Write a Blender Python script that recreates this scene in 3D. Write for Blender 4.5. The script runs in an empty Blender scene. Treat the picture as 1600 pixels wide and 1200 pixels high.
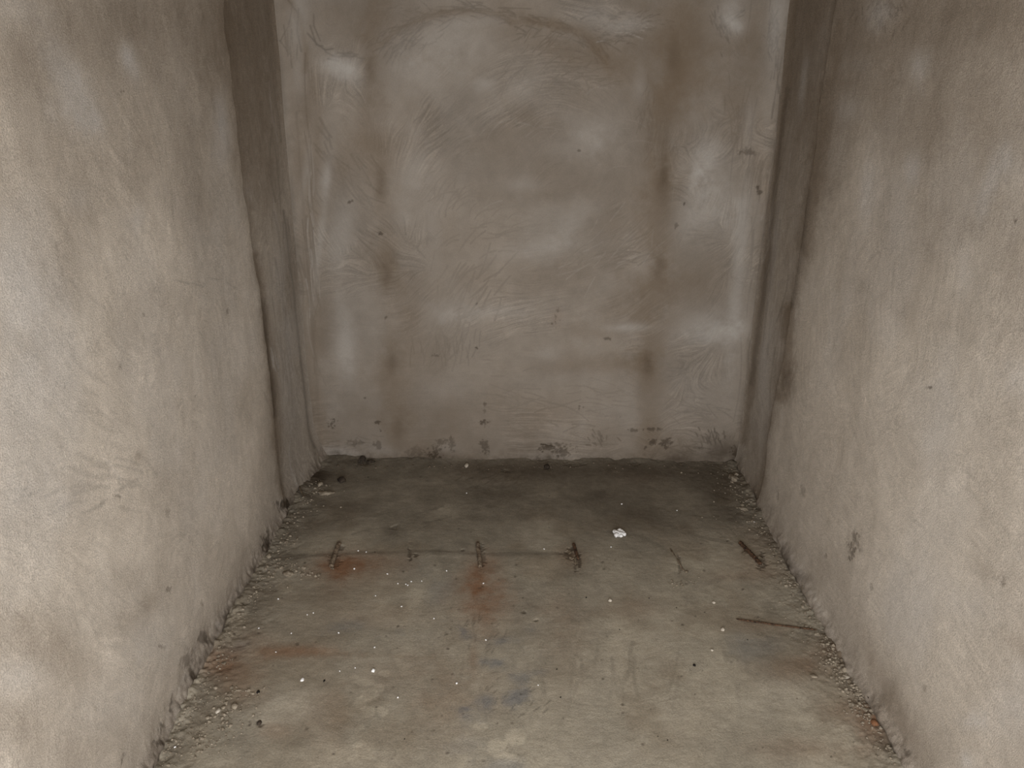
# Bare rendered-concrete pit: plastered walls, dirty floor with rusty rebar stubs and debris.
import bpy, bmesh, math, random
import numpy as np
from mathutils import Vector, Matrix

random.seed(7)
C = bpy.context.scene.collection
XL, XR, YB, ZT, YF = -0.844, 0.921, 3.005, 2.45, -0.35   # room limits (m); YF = front wall behind the camera
H = 1.5                                                  # camera height
PITCH, YAW, ROLL, F = 0.36886, -0.00636, 0.0064, 1238.4

# ------------------------------------------------------------------ camera
cy, sy, cp, sp = math.cos(YAW), math.sin(YAW), math.cos(PITCH), math.sin(PITCH)
fw = np.array([sy*cp, cy*cp, -sp]); r0 = np.array([cy, -sy, 0.0]); u0 = np.cross(r0, fw)
rt = r0*math.cos(ROLL) + u0*math.sin(ROLL); up = u0*math.cos(ROLL) - r0*math.sin(ROLL)
EYE = np.array([0.0, 0.0, H])
cam = bpy.data.cameras.new('camera'); co = bpy.data.objects.new('camera', cam); C.objects.link(co)
cam.sensor_width = 36; cam.lens = F/1600*36; cam.clip_start = 0.02
m = Matrix.Identity(4)
for i in range(3):
    m[i][0], m[i][1], m[i][2], m[i][3] = rt[i], up[i], -fw[i], EYE[i]
co.matrix_world = m
bpy.context.scene.camera = co

def ray(px, py):
    return fw + rt*(px-800)/F - up*(py-600)/F
def on_floor(px, py, z=0.0):
    d = ray(px, py); return EYE + d*((z-H)/d[2])

# ------------------------------------------------------------------ noise
def lattice(n_s, n_t, seed):
    return np.random.default_rng(seed).uniform(-1, 1, (n_s, n_t))
def vnoise(s, t, fs, ft, seed):
    """value noise on the separable grid s x t, frequencies fs, ft (1/m)"""
    a = (s-s[0])*fs; b = (t-t[0])*ft
    ia = np.floor(a).astype(int); ib = np.floor(b).astype(int)
    ua = a-ia; ub = b-ib
    ua = ua*ua*ua*(ua*(ua*6-15)+10); ub = ub*ub*ub*(ub*(ub*6-15)+10)
    L = lattice(ia[-1]+3, ib[-1]+3, seed)
    A = L[ia]*(1-ua)[:, None] + L[ia+1]*ua[:, None]
    return A[:, ib]*(1-ub) + A[:, ib+1]*ub
def fbm(s, t, fs, ft, octv, seed, gain=0.55):
    r = 0; g = 1; n = 0
    for k in range(octv):
        r = r + g*vnoise(s, t, fs*2.03**k, ft*2.03**k, seed+k*17); n += g*g; g *= gain
    return r/math.sqrt(n)*1.7
def sstep(a, b, x):
    t = np.clip((x-a)/(b-a), 0, 1); return t*t*(3-2*t)

# ------------------------------------------------------------------ a wall or floor as a relief grid
class Surf:
    def __init__(self, o, es, et, nrm, s, t, seed):
        self.o, self.es, self.et, self.n = [np.array(v, float) for v in (o, es, et, nrm)]
        self.s, self.t, self.seed = s, t, seed
        self.shape = (len(s), len(t))
        z = lambda: np.zeros(self.shape)
        self.val, self.brown, self.pale, self.rust, self.blue, self.dark, self.h = z(), z(), z(), z(), z(), z(), z()
        # warp noise that makes the edges of stains ragged
        self.w = fbm(s, t, 9, 9, 5, seed+900, 0.62)
        self.wf = fbm(s, t, 45, 45, 3, seed+950, 0.7)
        self.wg = fbm(s, t, 120, 120, 2, seed+970, 0.8)
    def un(self, px, py):
        d = ray(px, py)
        k = np.dot(self.o-EYE, self.n)/np.dot(d, self.n)
        p = EYE + d*k - self.o
        return np.array([p@self.es, p@self.et])
    def win(self, pts):
        p = np.array([self.un(*q) for q in pts]); lo, hi = p.min(0), p.max(0)
        a, b = np.searchsorted(self.s, [lo[0], hi[0]]); c, d = np.searchsorted(self.t, [lo[1], hi[1]])
        return slice(max(a-1, 0), b+1), slice(max(c-1, 0), d+1)
    def jac(self, px, py):
        c = self.un(px, py)
        return c, np.linalg.inv(np.array([self.un(px+2, py)-c, self.un(px, py+2)-c]).T/2)
    def add(self, layer, sl, v, mode='add'):
        L = getattr(self, layer)
        if mode == 'max': L[sl] = np.maximum(L[sl], v)
        else: L[sl] += v
    def blob(self, layer, px, py, rx, ry, rot=0, amt=1.0, rag=0.3, crisp=0.0, mode='add'):
        c, J = self.jac(px, py)
        R = 2.4*max(rx, ry)
        sl = self.win([(px-R, py-R), (px+R, py-R), (px-R, py+R), (px+R, py+R)])
        S, T = self.s[sl[0]][:, None]-c[0], self.t[sl[1]][None]-c[1]
        if S.size == 0 or T.size == 0: return
        u = J[0, 0]*S+J[0, 1]*T; v = J[1, 0]*S+J[1, 1]*T
        a = math.radians(rot); ca, sa = math.cos(a), math.sin(a)
        d = np.sqrt(((u*ca+v*sa)/rx)**2 + ((-u*sa+v*ca)/ry)**2)
        d = np.maximum(d + rag*((0.7*self.w[sl]+0.35*self.wf[sl]) if crisp == 0 else (.4*self.w[sl]+.6*self.wf[sl]+.8*self.wg[sl])), 0)
        g = np.exp(-d*d*.9) if crisp == 0 else sstep(1+(1-crisp), 1-(1-crisp), d)
        self.add(layer, sl, amt*g*(sstep(2.4, 1.6, np.sqrt(u*u+v*v)/max(rx, ry))), mode)
    def line(self, layer, pts, wid, amt=1.0, rag=0.3, crisp=0.0, fade=False, mode='max', wid2=None):
        """stroke along pts (width in photo pixels at each segment); wid2 = other side's width"""
        n = len(pts)-1
        acc = {}
        for i in range(n):
            (x0, y0), (x1, y1) = pts[i], pts[i+1]
            w0 = wid if np.isscalar(wid) else wid[i]
            c, J = self.jac((x0+x1)/2, (y0+y1)/2)
            R = 3*max(w0, wid2 or 0)+2
            sl = self.win([(min(x0, x1)-R, min(y0, y1)-R), (max(x0, x1)+R, min(y0, y1)-R), (min(x0, x1)-R, max(y0, y1)+R), (max(x0, x1)+R, max(y0, y1)+R)])
            S, T = self.s[sl[0]][:, None]-c[0], self.t[sl[1]][None]-c[1]
            if S.size == 0 or T.size == 0: continue
            u = J[0, 0]*S+J[0, 1]*T; v = J[1, 0]*S+J[1, 1]*T
            dx, dy = (x1-x0), (y1-y0); L = math.hypot(dx, dy); dx, dy = dx/L, dy/L
            al = u*dx+v*dy; of = -u*dy+v*dx
            ex = np.maximum(np.abs(al)-L/2, 0)
            ww = np.where(of > 0, wid2, w0) if wid2 else w0
            d = np.hypot(of, ex)/ww
            d = np.maximum(d + rag*.6*(0.7*self.w[sl]+0.45*self.wf[sl]), 0)
            g = np.exp(-d*d*1.1) if crisp == 0 else sstep(1+(1-crisp), 1-(1-crisp), d)
            k = 1.0
            if fade:
                k = 1-abs((i+0.5)/n*2-1)**2*0.9
            self.tmp[sl] = np.maximum(self.tmp[sl], g*k)
        getattr(self, layer)[...] += amt*self.tmp
        self.tmp[...] = 0
    tmp = None
    def hairs(self, layer, px, py, length, ang, n, sx, sy_, amt=-0.35, wid=0.8, curve=0.0, jit=14, seed=0):
        rg = random.Random(seed+int(px*7+py))
        for _ in range(n):
            x = px+rg.gauss(0, sx); y = py+rg.gauss(0, sy_)
            a = math.radians(ang+rg.gauss(0, jit)); l = length*rg.uniform(.5, 1.2); cv = curve*.6+rg.gauss(0, .13)
            pts = []
            for k in range(5):
                f = (k/4-.5)
                aa = a+cv*f
                pts.append((x+l*f*math.cos(aa), y+l*f*math.sin(aa)))
            for i in range(4):
                self._hair(layer, pts[i], pts[i+1], wid*rg.uniform(.7, 1.3), amt*rg.uniform(.5, 1.1))
    def _hair(self, layer, p, q, wid, amt):
        (x0, y0), (x1, y1) = p, q
        c, J = self.jac((x0+x1)/2, (y0+y1)/2)
        R = 3*wid+1
        sl = self.win([(min(x0, x1)-R, min(y0, y1)-R), (max(x0, x1)+R, min(y0, y1)-R), (min(x0, x1)-R, max(y0, y1)+R), (max(x0, x1)+R, max(y0, y1)+R)])
        S, T = self.s[sl[0]][:, None]-c[0], self.t[sl[1]][None]-c[1]
        if S.size == 0 or T.size == 0: return
        u = J[0, 0]*S+J[0, 1]*T; v = J[1, 0]*S+J[1, 1]*T
        dx, dy = x1-x0, y1-y0; L = max(math.hypot(dx, dy), .01); dx, dy = dx/L, dy/L
        d = np.hypot(-u*dy+v*dx, np.maximum(np.abs(u*dx+v*dy)-L/2, 0))/wid
        g = np.exp(-d*d)
        Ly = getattr(self, layer)
        if amt < 0: Ly[sl] = np.minimum(Ly[sl], np.where(g > .05, np.minimum(Ly[sl], 0)*(1-g)+(amt+np.maximum(Ly[sl], 0)*0)*g, Ly[sl]))
        else: Ly[sl] = np.maximum(Ly[sl], amt*g)
    def brush(self, flows, steps=22, base=(0, 1, .15), seed=1):
        """trowel strokes: noise smeared along a direction field. flows: (px, py, radius_px, kind, a, b)
        kind 'c': circles about photo point (a, b); 'd': direction a degrees in the photo, weight b"""
        S, T = np.meshgrid(self.s, self.t, indexing='ij')
        cs = np.full(self.shape, base[2]*math.cos(2*math.atan2(base[1], base[0])))
        sn = np.full(self.shape, base[2]*math.sin(2*math.atan2(base[1], base[0])))
        wn = self.w*1.2
        cs = cs + wn*.3; sn = sn + np.roll(wn, 60, 0)*.3
        for (px, py, R, kind, a, b) in flows:
            c, J = self.jac(px, py)
            u = J[0, 0]*(S-c[0])+J[0, 1]*(T-c[1]); v = J[1, 0]*(S-c[0])+J[1, 1]*(T-c[1])
            g = np.exp(-(u*u+v*v)/(R*R))
            if kind == 'c':
                q = self.un(a, b); ds = -(T-q[1]); dt = (S-q[0]); k = 1.0
                th = np.arctan2(dt, ds)
            else:
                e = self.un(px+4*math.cos(math.radians(a)), py+4*math.sin(math.radians(a)))-c
                th = np.full(self.shape, math.atan2(e[1], e[0])); k = b
            cs = cs + k*g*np.cos(2*th); sn = sn + k*g*np.sin(2*th)
        th = .5*np.arctan2(sn, cs)
        vx, vy = np.cos(th), np.sin(th)
        rg = np.random.default_rng(seed)
        out = 0
        for (cell, wt, stp) in ((1, 1.0, steps), (3, .45, steps)):
            n = rg.normal(size=((self.shape[0]+cell-1)//cell, (self.shape[1]+cell-1)//cell))
            n = np.repeat(np.repeat(n, cell, 0), cell, 1)[:self.shape[0], :self.shape[1]]
            acc = n.copy()
            for sgn in (1, -1):
                x, y = np.meshgrid(np.arange(self.shape[0], dtype=float), np.arange(self.shape[1], dtype=float), indexing='ij')
                dx, dy = vx*sgn, vy*sgn
                for _ in range(stp):
                    x += dx; y += dy
                    xi = np.clip(x+.5, 0, self.shape[0]-1).astype(np.int32); yi = np.clip(y+.5, 0, self.shape[1]-1).astype(np.int32)
                    acc += n[xi, yi]
                    nx, ny = vx[xi, yi], vy[xi, yi]
                    f = np.where(nx*dx+ny*dy < 0, -1, 1); dx, dy = nx*f, ny*f
            out = out + wt*acc/acc.std()
        return out/out.std()
    def place(self, s, t, h=0.0):
        return self.o + self.es*s + self.et*t + self.n*h
    def build(self, name, mat, col):
        S, T = np.meshgrid(self.s, self.t, indexing='ij')
        P = self.o + S[..., None]*self.es + T[..., None]*self.et + self.h[..., None]*self.n
        if hasattr(self, 'side'): P = P + self.side[..., None]*self.es
        ns, nt = self.shape
        idx = np.arange(ns*nt).reshape(ns, nt)
        q = np.stack([idx[:-1, :-1], idx[1:, :-1], idx[1:, 1:], idx[:-1, 1:]], -1).reshape(-1, 4)
        if np.dot(np.cross(self.es, self.et), self.n) < 0: q = q[:, ::-1]
        return grid_mesh(name, P.reshape(-1, 3), q, mat, col.reshape(-1, 3))

def grid_mesh(name, P, q, mat, col):
    me = bpy.data.meshes.new(name)
    me.vertices.add(len(P)); me.vertices.foreach_set('co', np.ascontiguousarray(P, dtype=np.float32).ravel())
    me.loops.add(q.size); me.loops.foreach_set('vertex_index', np.ascontiguousarray(q, dtype=np.int32).ravel())
    me.polygons.add(len(q)); me.polygons.foreach_set('loop_start', np.arange(0, q.size, 4, dtype=np.int32))
    me.update(calc_edges=True)
    me.polygons.foreach_set('use_smooth', np.ones(len(q), dtype=bool))
    at = me.attributes.new('plaster_tone', 'FLOAT_COLOR', 'POINT')
    at.data.foreach_set('color', np.concatenate([col, np.ones((len(col), 1))], 1).astype(np.float32).ravel())
    me.materials.append(mat)
    o = bpy.data.objects.new(name, me); C.objects.link(o); o['kind'] = 'structure'
    return o

def axis(a, b, lo, hi, d, grow=1.25):
    """grid lines from a to b: fine spacing d on lo..hi, growing steps outside"""
    mid = list(np.arange(lo, hi+d/2, d)); L = []; x, st = mid[0], d
    while x > a+1e-9:
        st *= grow; x = max(a, x-st); L.append(x)
    Rr = []; x, st = mid[-1], d
    while x < b-1e-9:
        st *= grow; x = min(b, x+st); Rr.append(x)
    return np.array(L[::-1]+mid+Rr)

# ------------------------------------------------------------------ materials
def lin(r, g, b):
    f = lambda c: ((c/255+.055)/1.055)**2.4 if c > 10 else c/255/12.92
    return np.array([f(r), f(g), f(b)])
def mat_base(name, rough=.9, spec=.25):
    m = bpy.data.materials.new(name); m.use_nodes = True
    b = m.node_tree.nodes['Principled BSDF']
    b.inputs['Roughness'].default_value = rough; b.inputs['Specular IOR Level'].default_value = spec
    return m, m.node_tree.nodes, m.node_tree.links, b
def surface_mat(name, grain, contrast, bump, rough=.92, stretch=(1, 1, 1), spec=.2):
    """plaster or concrete: the laid-on tones, broken up by fine sand grain, with a grainy bump"""
    m, N, L, b = mat_base(name, rough, spec)
    at = N.new('ShaderNodeAttribute'); at.attribute_name = 'plaster_tone'
    tc = N.new('ShaderNodeTexCoord'); mp = N.new('ShaderNodeMapping'); mp.inputs['Scale'].default_value = stretch
    L.new(tc.outputs['Object'], mp.inputs['Vector'])
    n1 = N.new('ShaderNodeTexNoise'); n1.inputs['Scale'].default_value = grain; n1.inputs['Detail'].default_value = 4; n1.inputs['Roughness'].default_value = .7
    n2 = N.new('ShaderNodeTexNoise'); n2.inputs['Scale'].default_value = grain*.16; n2.inputs['Detail'].default_value = 6; n2.inputs['Roughness'].default_value = .65
    for n in (n1, n2): L.new(mp.outputs['Vector'], n.inputs['Vector'])
    mr = N.new('ShaderNodeMapRange'); mr.inputs['From Min'].default_value = .3; mr.inputs['From Max'].default_value = .7
    mr.inputs['To Min'].default_value = 1-contrast; mr.inputs['To Max'].default_value = 1+contrast
    L.new(n1.outputs['Fac'], mr.inputs['Value'])
    mr2 = N.new('ShaderNodeMapRange'); mr2.inputs['From Min'].default_value = .3; mr2.inputs['From Max'].default_value = .7
    mr2.inputs['To Min'].default_value = 1-contrast*.25; mr2.inputs['To Max'].default_value = 1+contrast*.25
    L.new(n2.outputs['Fac'], mr2.inputs['Value'])
    mu = N.new('ShaderNodeMath'); mu.operation = 'MULTIPLY'; L.new(mr.outputs[0], mu.inputs[0]); L.new(mr2.outputs[0], mu.inputs[1])
    vm = N.new('ShaderNodeVectorMath'); vm.operation = 'SCALE'; L.new(at.outputs['Color'], vm.inputs[0]); L.new(mu.outputs[0], vm.inputs['Scale'])
    L.new(vm.outputs[0], b.inputs['Base Color'])
    ad = N.new('ShaderNodeMath'); ad.operation = 'MULTIPLY_ADD'; L.new(n2.outputs['Fac'], ad.inputs[0]); ad.inputs[1].default_value = .7; L.new(n1.outputs['Fac'], ad.inputs[2])
    bp = N.new('ShaderNodeBump'); bp.inputs['Strength'].default_value = bump; bp.inputs['Distance'].default_value = .003
    L.new(ad.outputs[0], bp.inputs['Height']); L.new(bp.outputs['Normal'], b.inputs['Normal'])
    return m
def rock_mat(name, c1, c2, scale=60, bump=.4, rough=.9, metal=0):
    m, N, L, b = mat_base(name, rough)
    b.inputs['Metallic'].default_value = metal
    tc = N.new('ShaderNodeTexCoord'); n = N.new('ShaderNodeTexNoise'); n.inputs['Scale'].default_value = scale; n.inputs['Detail'].default_value = 5
    L.new(tc.outputs['Object'], n.inputs['Vector'])
    cr = N.new('ShaderNodeValToRGB'); cr.color_ramp.elements[0].position = .35; cr.color_ramp.elements[1].position = .65
    cr.color_ramp.elements[0].color = (*lin(*c1), 1); cr.color_ramp.elements[1].color = (*lin(*c2), 1)
    L.new(n.outputs['Fac'], cr.inputs['Fac']); L.new(cr.outputs['Color'], b.inputs['Base Color'])
    bp = N.new('ShaderNodeBump'); bp.inputs['Strength'].default_value = bump; bp.inputs['Distance'].default_value = .002
    L.new(n.outputs['Fac'], bp.inputs['Height']); L.new(bp.outputs['Normal'], b.inputs['Normal'])
    return m

M_ROUGH = surface_mat('rough_render', 330, .3, .7)
M_SMOOTH = surface_mat('trowelled_plaster', 260, .08, .2, .85)
M_FLOOR = surface_mat('dirty_concrete', 240, .2, .45, .88)

PL = lin(193, 183, 170); SMOOTH = lin(141, 132, 121); BROWN = lin(110, 94, 75); PALE = lin(196, 192, 188); RUST = lin(132, 100, 76); BLUE = lin(112, 115, 117); DARK = lin(66, 56, 45)
def compose(sf, base, stain=BROWN, pale=PALE, smooth=None):
    if smooth is not None: base = base*(1-smooth[..., None])+SMOOTH*smooth[..., None]
    col = base*np.exp(sf.val)[..., None]
    def mix(a, c, k): k = np.clip(k, 0, 1)[..., None]; return a*(1-k)+c*k
    col = mix(col, pale, sf.pale*.8)
    br_ = .9*(1-np.exp(-1.25*np.clip(sf.brown, 0, 9)))
    col = mix(col, stain, br_*(1-.65*np.clip(sf.pale*1.2, 0, 1)))
    col = mix(col, BLUE, sf.blue)
    col = mix(col, RUST, sf.rust)
    col = mix(col, DARK, sf.dark)
    return np.clip(col, .004, .9)

exec_order = []
#@@BACK
# ================================================================== back wall
W = Surf((0, YB, 0), (1, 0, 0), (0, 0, 1), (0, -1, 0),
         axis(XL-.02, XR+.02, XL-.02, XR+.02, .0027), axis(-.04, ZT, -.04, 1.9, .0027), 100)
W.tmp = np.zeros(W.shape)
s, t = W.s, W.t
flows = [(870, 240, 150, 'c', 880, 300), (870, 200, 120, 'c', 880, 270), (700, 260, 90, 'c', 730, 330), (760, 60, 170, 'c', 790, 230),
         (540, 290, 80, 'd', 48, 1.2), (490, 300, 45, 'd', 78, 1.5), (470, 120, 40, 'd', 80, 1.2), (1020, 180, 60, 'd', 95, 1.0), (960, 80, 70, 'd', 25, 1.0),
         (700, 500, 90, 'd', -65, 1.1), (950, 400, 110, 'd', -28, .9), (800, 640, 300, 'd', 0, .9), (600, 690, 200, 'd', 3, .9), (1060, 480, 80, 'd', -50, .8),
         (1190, 300, 40, 'd', 97, 1.6), (1165, 550, 40, 'd', 97, 1.6), (480, 550, 30, 'd', 84, 1.6), (870, 340, 110, 'd', -5, .8), (1000, 360, 50, 'd', -50, .9), (820, 110, 70, 'd', -45, .7)]
br = W.brush(flows, 20, (0, 1, .12), 5)
amp = .02 + .12*sstep(-.1, 1.1, fbm(s, t, 4.5, 4.5, 4, 141, .6))
W.val += amp*br*.8
W.val += .085*fbm(s, t, 2.6, 2.2, 5, 111, .6)
W.val += .03*fbm(s, t, 30, 30, 3, 121)
W.h += .0016*amp*br + .004*fbm(s, t, 2.2, 2.2, 3, 131)
W.pale += .12*sstep(.35, 1.2, fbm(s, t, 4, 3, 4, 161))
W.brown += .18*sstep(-.2, 1.5, fbm(s, t, 4, 2.4, 4, 171, .5))
W.line('brown', [(1050, 40), (1044, 150), (1038, 260), (1028, 420), (1015, 600), (1010, 700)], 24, .3, .6)
W.line('brown', [(580, -10), (586, 130), (597, 300), (605, 430), (613, 560), (622, 700)], 17, .22, .6)
W.blob('brown', 1090, 90, 90, 100, 0, .3)
# darker, damp bands where the block joints behind the plaster come through
for b in [(583, 70, 20, 75, 2, .32), (578, 112, 9, 26, 8, .5), (590, 235, 36, 45, 10, .42), (596, 290, 10, 26, 3, .6), (566, 190, 26, 40, 0, .25), (604, 430, 11, 26, 5, .5), (597, 400, 35, 60, 0, .22),
          (613, 562, 12, 18, 0, .55), (604, 590, 40, 55, 0, .25), (623, 672, 9, 26, 0, .42), (640, 492, 28, 14, 15, .25), (640, 530, 16, 60, 0, .2),
          (1052, 88, 12, 30, 5, .4), (1060, 60, 55, 70, 0, .45), (1010, 40, 60, 60, 0, .3), (1042, 200, 34, 80, 4, .42), (1037, 276, 9, 24, 2, .75), (1036, 310, 22, 50, 2, .45), (1085, 140, 45, 40, 0, .3),
          (1030, 415, 14, 30, 3, .55), (1035, 470, 46, 45, -10, .42), (1013, 570, 9, 18, 0, .7), (1015, 600, 20, 45, 0, .4), (1012, 668, 12, 20, 0, .5), (1020, 530, 30, 40, 0, .3),
          (905, 572, 75, 13, -3, .45), (980, 570, 40, 12, 0, .3), (916, 516, 26, 13, 0, .42), (965, 480, 45, 18, -10, .35), (870, 430, 90, 28, -5, .22), (1110, 430, 40, 40, -30, .25),
          (660, 700, 40, 22, 0, .25), (505, 500, 12, 60, 0, .28), (545, 240, 22, 50, 35, .25), (640, 35, 70, 14, -20, .32), (720, 22, 60, 8, 0, .3), (870, 38, 60, 9, 12, .5), (935, 70, 40, 12, 42, .42),
          (900, 85, 60, 18, 20, .3), (800, 45, 50, 26, 20, .3), (960, 100, 60, 30, 20, .25), (1165, 240, 18, 60, 3, .22), (1110, 300, 22, 50, 0, .2), (1185, 260, 14, 60, 4, .3), (1150, 160, 30, 60, 5, .35),
          (1180, 60, 16, 90, 3, .35), (520, 40, 45, 35, 0, .22), (560, 20, 40, 40, 0, .2), (810, 20, 40, 25, 0, .25), (790, 160, 30, 20, 0, .15), (790, 230, 60, 60, 20, .2), (880, 180, 60, 30, -20, .22), (830, 300, 90, 16, 0, .15),
          (960, 350, 40, 26, -30, .22), (740, 400, 40, 60, 20, .15), (560, 660, 40, 30, 0, .15), (930, 640, 120, 25, 0, .15), (750, 640, 90, 30, 0, .15), (480, 230, 16, 80, 5, .25)]:
    W.blob('brown', *b[:5], b[5]*.95)
for b in [(530, 104, 26, 15, 15, .85), (553, 120, 20, 16, 40, .35), (462, 40, 14, 55, 5, .5), (465, 120, 12, 30, 0, .3), (700, 62, 60, 32, -5, .38), (660, 120, 50, 30, 0, .28), (760, 30, 40, 12, 0, .3), (1140, 22, 20, 26, 15, .75), (1150, 40, 14, 12, 0, .5),
          (985, 40, 42, 15, -8, .6), (930, 25, 40, 22, -10, .35), (1212, 40, 12, 70, 5, .55), (1105, 250, 26, 30, 10, .6), (1085, 275, 10, 22, 20, .5), (1088, 340, 36, 40, 20, .5), (1120, 310, 30, 40, 0, .3), (1112, 522, 44, 16, -8, .6), (1090, 505, 40, 20, -20, .3),
          (770, 488, 60, 12, -2, .38), (690, 490, 36, 26, -20, .32), (980, 512, 40, 6, 0, .5), (540, 545, 13, 50, -4, .5), (535, 370, 17, 55, 10, .38), (1155, 420, 10, 140, 5, .45), (508, 280, 9, 26, 10, .6), (478, 270, 6, 60, 8, .35), (890, 230, 50, 22, 0, .3), (905, 190, 60, 20, 25, .25),
          (755, 132, 16, 10, -20, .4), (810, 140, 40, 18, -40, .3), (600, 190, 30, 20, 0, .25), (640, 260, 40, 50, 30, .25), (830, 390, 90, 14, -8, .25), (820, 290, 40, 12, 0, .3), (900, 350, 50, 20, -40, .25), (950, 210, 40, 40, 0, .2), (690, 610, 40, 20, 0, .22), (960, 640, 50, 26, 0, .25),
          (885, 590, 40, 18, 0, .2), (855, 555, 16, 12, 0, .3), (1065, 620, 70, 35, 0, .18), (530, 706, 36, 7, 6, .6), (600, 702, 30, 8, 10, .35), (500, 380, 5, 110, 7, .35), (1080, 720, 50, 8, 0, 0), (650, 340, 40, 40, 0, .2), (1000, 130, 10, 26, 0, .35), (1170, 190, 9, 40, 4, .3), (700, 700, 22, 10, 0, .35), (880, 712, 50, 5, 0, .25)]:
    W.blob('pale', *b)
W.line('brown', [(448, 0), (456, 120), (468, 260), (480, 420), (492, 580), (502, 690)], 13, .32, .5)
W.line('brown', [(478, 90), (490, 200), (500, 330)], 16, .28, .6)
W.line('brown', [(1222, 120), (1206, 260), (1190, 400), (1172, 560), (1160, 690)], 10, .3, .5)
for b in [(1037, 276, 8, 22, .42), (578, 110, 8, 22, .3), (596, 290, 8, 24, .35), (604, 430, 9, 22, .3), (613, 562, 10, 15, .36), (1013, 570, 8, 15, .42), (1030, 415, 9, 20, .32), (1052, 88, 9, 24, .26), (623, 672, 8, 22, .24), (1038, 320, 14, 40, .14), (1040, 215, 14, 30, .16)]:
    W.blob('dark', b[0], b[1], b[2], b[3], 3, b[4]*.8, .25)
# crescent trowel edges and scratches
W.line('brown', [(596, 70), (625, 45), (655, 32), (690, 20), (740, 17), (780, 22), (800, 34)], 4, .3, .9)
W.line('brown', [(800, 34), (840, 36), (880, 40), (915, 58), (940, 85), (952, 105)], 6.5, .38, .8)
W.line('brown', [(452, 0), (466, 26), (474, 60), (478, 90), (476, 110)], 5, .42, .7)
for pts, wd, am in [([(466, 14), (464, 50), (470, 80)], 1.3, -.35), ([(484, 40), (494, 70), (504, 72)], 1, -.4), ([(450, 0), (466, 22)], 1.2, -.4), ([(490, 22), (490, 40), (500, 64)], .9, -.35), ([(480, 52), (496, 70), (508, 78), (520, 76)], 1.2, -.4)]:
    for a, b in zip(pts, pts[1:]): W._hair('val', a, b, wd, am)
for (x, y, a) in [(600, 66, -42), (625, 46, -36), (655, 32, -22), (690, 20, -14), (740, 16, 2), (780, 23, 24), (640, 60, -50), (620, 80, -60), (830, 36, 10), (880, 42, 20), (920, 62, 40), (940, 86, 55)]:
    W.hairs('val', x, y, 22, a, 12, 12, 7, -.4, 1.0, .3)
for (x, y, a) in [(930, 28, -10), (960, 26, 8), (985, 22, 14), (1005, 24, -30), (940, 48, 6), (965, 46, 20), (990, 42, 24), (975, 60, 10), (950, 62, -10), (1000, 36, -20)]:
    W.hairs('val', x, y, 17, a, 5, 9, 4, -.6, .95, .6)
W.hairs('val', 1136, 40, 16, 70, 14, 9, 14, -.55, 1.0); W.hairs('val', 1145, 28, 30, -40, 4, 4, 6, -.5, .9); W.hairs('val', 1208, 55, 22, 90, 14, 6, 26, -.5, 1.0)
W.hairs('val', 535, 88, 22, 14, 10, 16, 4, -.5, 1.0)
W.hairs('val', 452, 60, 40, 86, 9, 5, 18, -0.378, .8)
W.hairs('val', 650, 50, 26, -35, 26, 26, 18, -0.351, .8, -.6)
W.hairs('val', 720, 16, 40, 6, 18, 36, 6, -0.378, .8, .3)
W.hairs('val', 640, 20, 30, 2, 12, 24, 6, -0.297, .7)
W.hairs('val', 985, 44, 16, 12, 46, 24, 9, -0.486, .7, .4)
W.hairs('val', 960, 50, 22, -25, 16, 14, 10, -0.405, .7)
W.hairs('val', 855, 62, 24, -40, 30, 22, 13, -0.297, .7)
W.hairs('val', 820, 130, 30, -50, 26, 30, 26, -0.189, .8)
W.hairs('val', 900, 110, 34, -4, 22, 26, 14, -0.27, .8, .5)
W.hairs('val', 1015, 195, 44, 95, 20, 9, 24, -0.405, .8, .5)
W.hairs('val', 1040, 210, 30, 110, 16, 12, 16, -0.297, .7)
W.hairs('val', 1092, 226, 24, -40, 12, 8, 7, -0.405, .8)
W.hairs('val', 1128, 42, 12, 70, 20, 8, 14, -0.54, .8)
W.hairs('val', 1206, 50, 30, 90, 14, 5, 24, -0.432, .8)
W.hairs('val', 1150, 180, 40, 92, 18, 14, 30, -0.243, .8)
W.hairs('val', 700, 190, 30, -40, 22, 20, 14, -0.23, .8)
W.hairs('val', 715, 225, 40, -20, 16, 24, 16, -0.23, .8, .8)
W.hairs('val', 700, 290, 42, -45, 24, 24, 26, -0.0972, .8, .8)
W.hairs('val', 545, 285, 35, 48, 30, 26, 26, -0.178, 1.0)
W.hairs('val', 515, 245, 35, 62, 13, 8, 26, -0.18, 1.2)
W.hairs('val', 570, 350, 35, 50, 18, 26, 20, -0.146, .8)
W.hairs('val', 690, 510, 49, -62, 39, 20, 30, -0.106, 1.0)
W.hairs('val', 690, 545, 30, 95, 30, 22, 12, -0.203, .8)
W.hairs('val', 730, 420, 49, -55, 27, 30, 30, -0.0894, 1.0)
W.hairs('val', 870, 260, 42, -20, 51, 60, 40, -0.0894, .8, .8)
W.hairs('val', 960, 170, 40, 60, 26, 20, 26, -0.162, .8, .8)
W.hairs('val', 880, 130, 34, 4, 20, 34, 6, -0.243, .8, .6)
W.hairs('val', 970, 400, 40, -12, 22, 24, 12, -0.216, .8, .5)
W.hairs('val', 830, 370, 35, -14, 33, 40, 12, -0.0972, .8)
W.hairs('val', 940, 360, 40, -40, 22, 26, 26, -0.162, .8)
W.hairs('val', 900, 620, 42, 10, 45, 120, 22, -0.0972, .7)
W.hairs('val', 760, 650, 42, 2, 60, 160, 26, -0.0894, .7)
W.hairs('val', 1090, 640, 30, 20, 14, 24, 10, -0.27, .7)
W.hairs('val', 1110, 684, 10, 70, 26, 12, 8, -0.675, .8)
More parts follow.
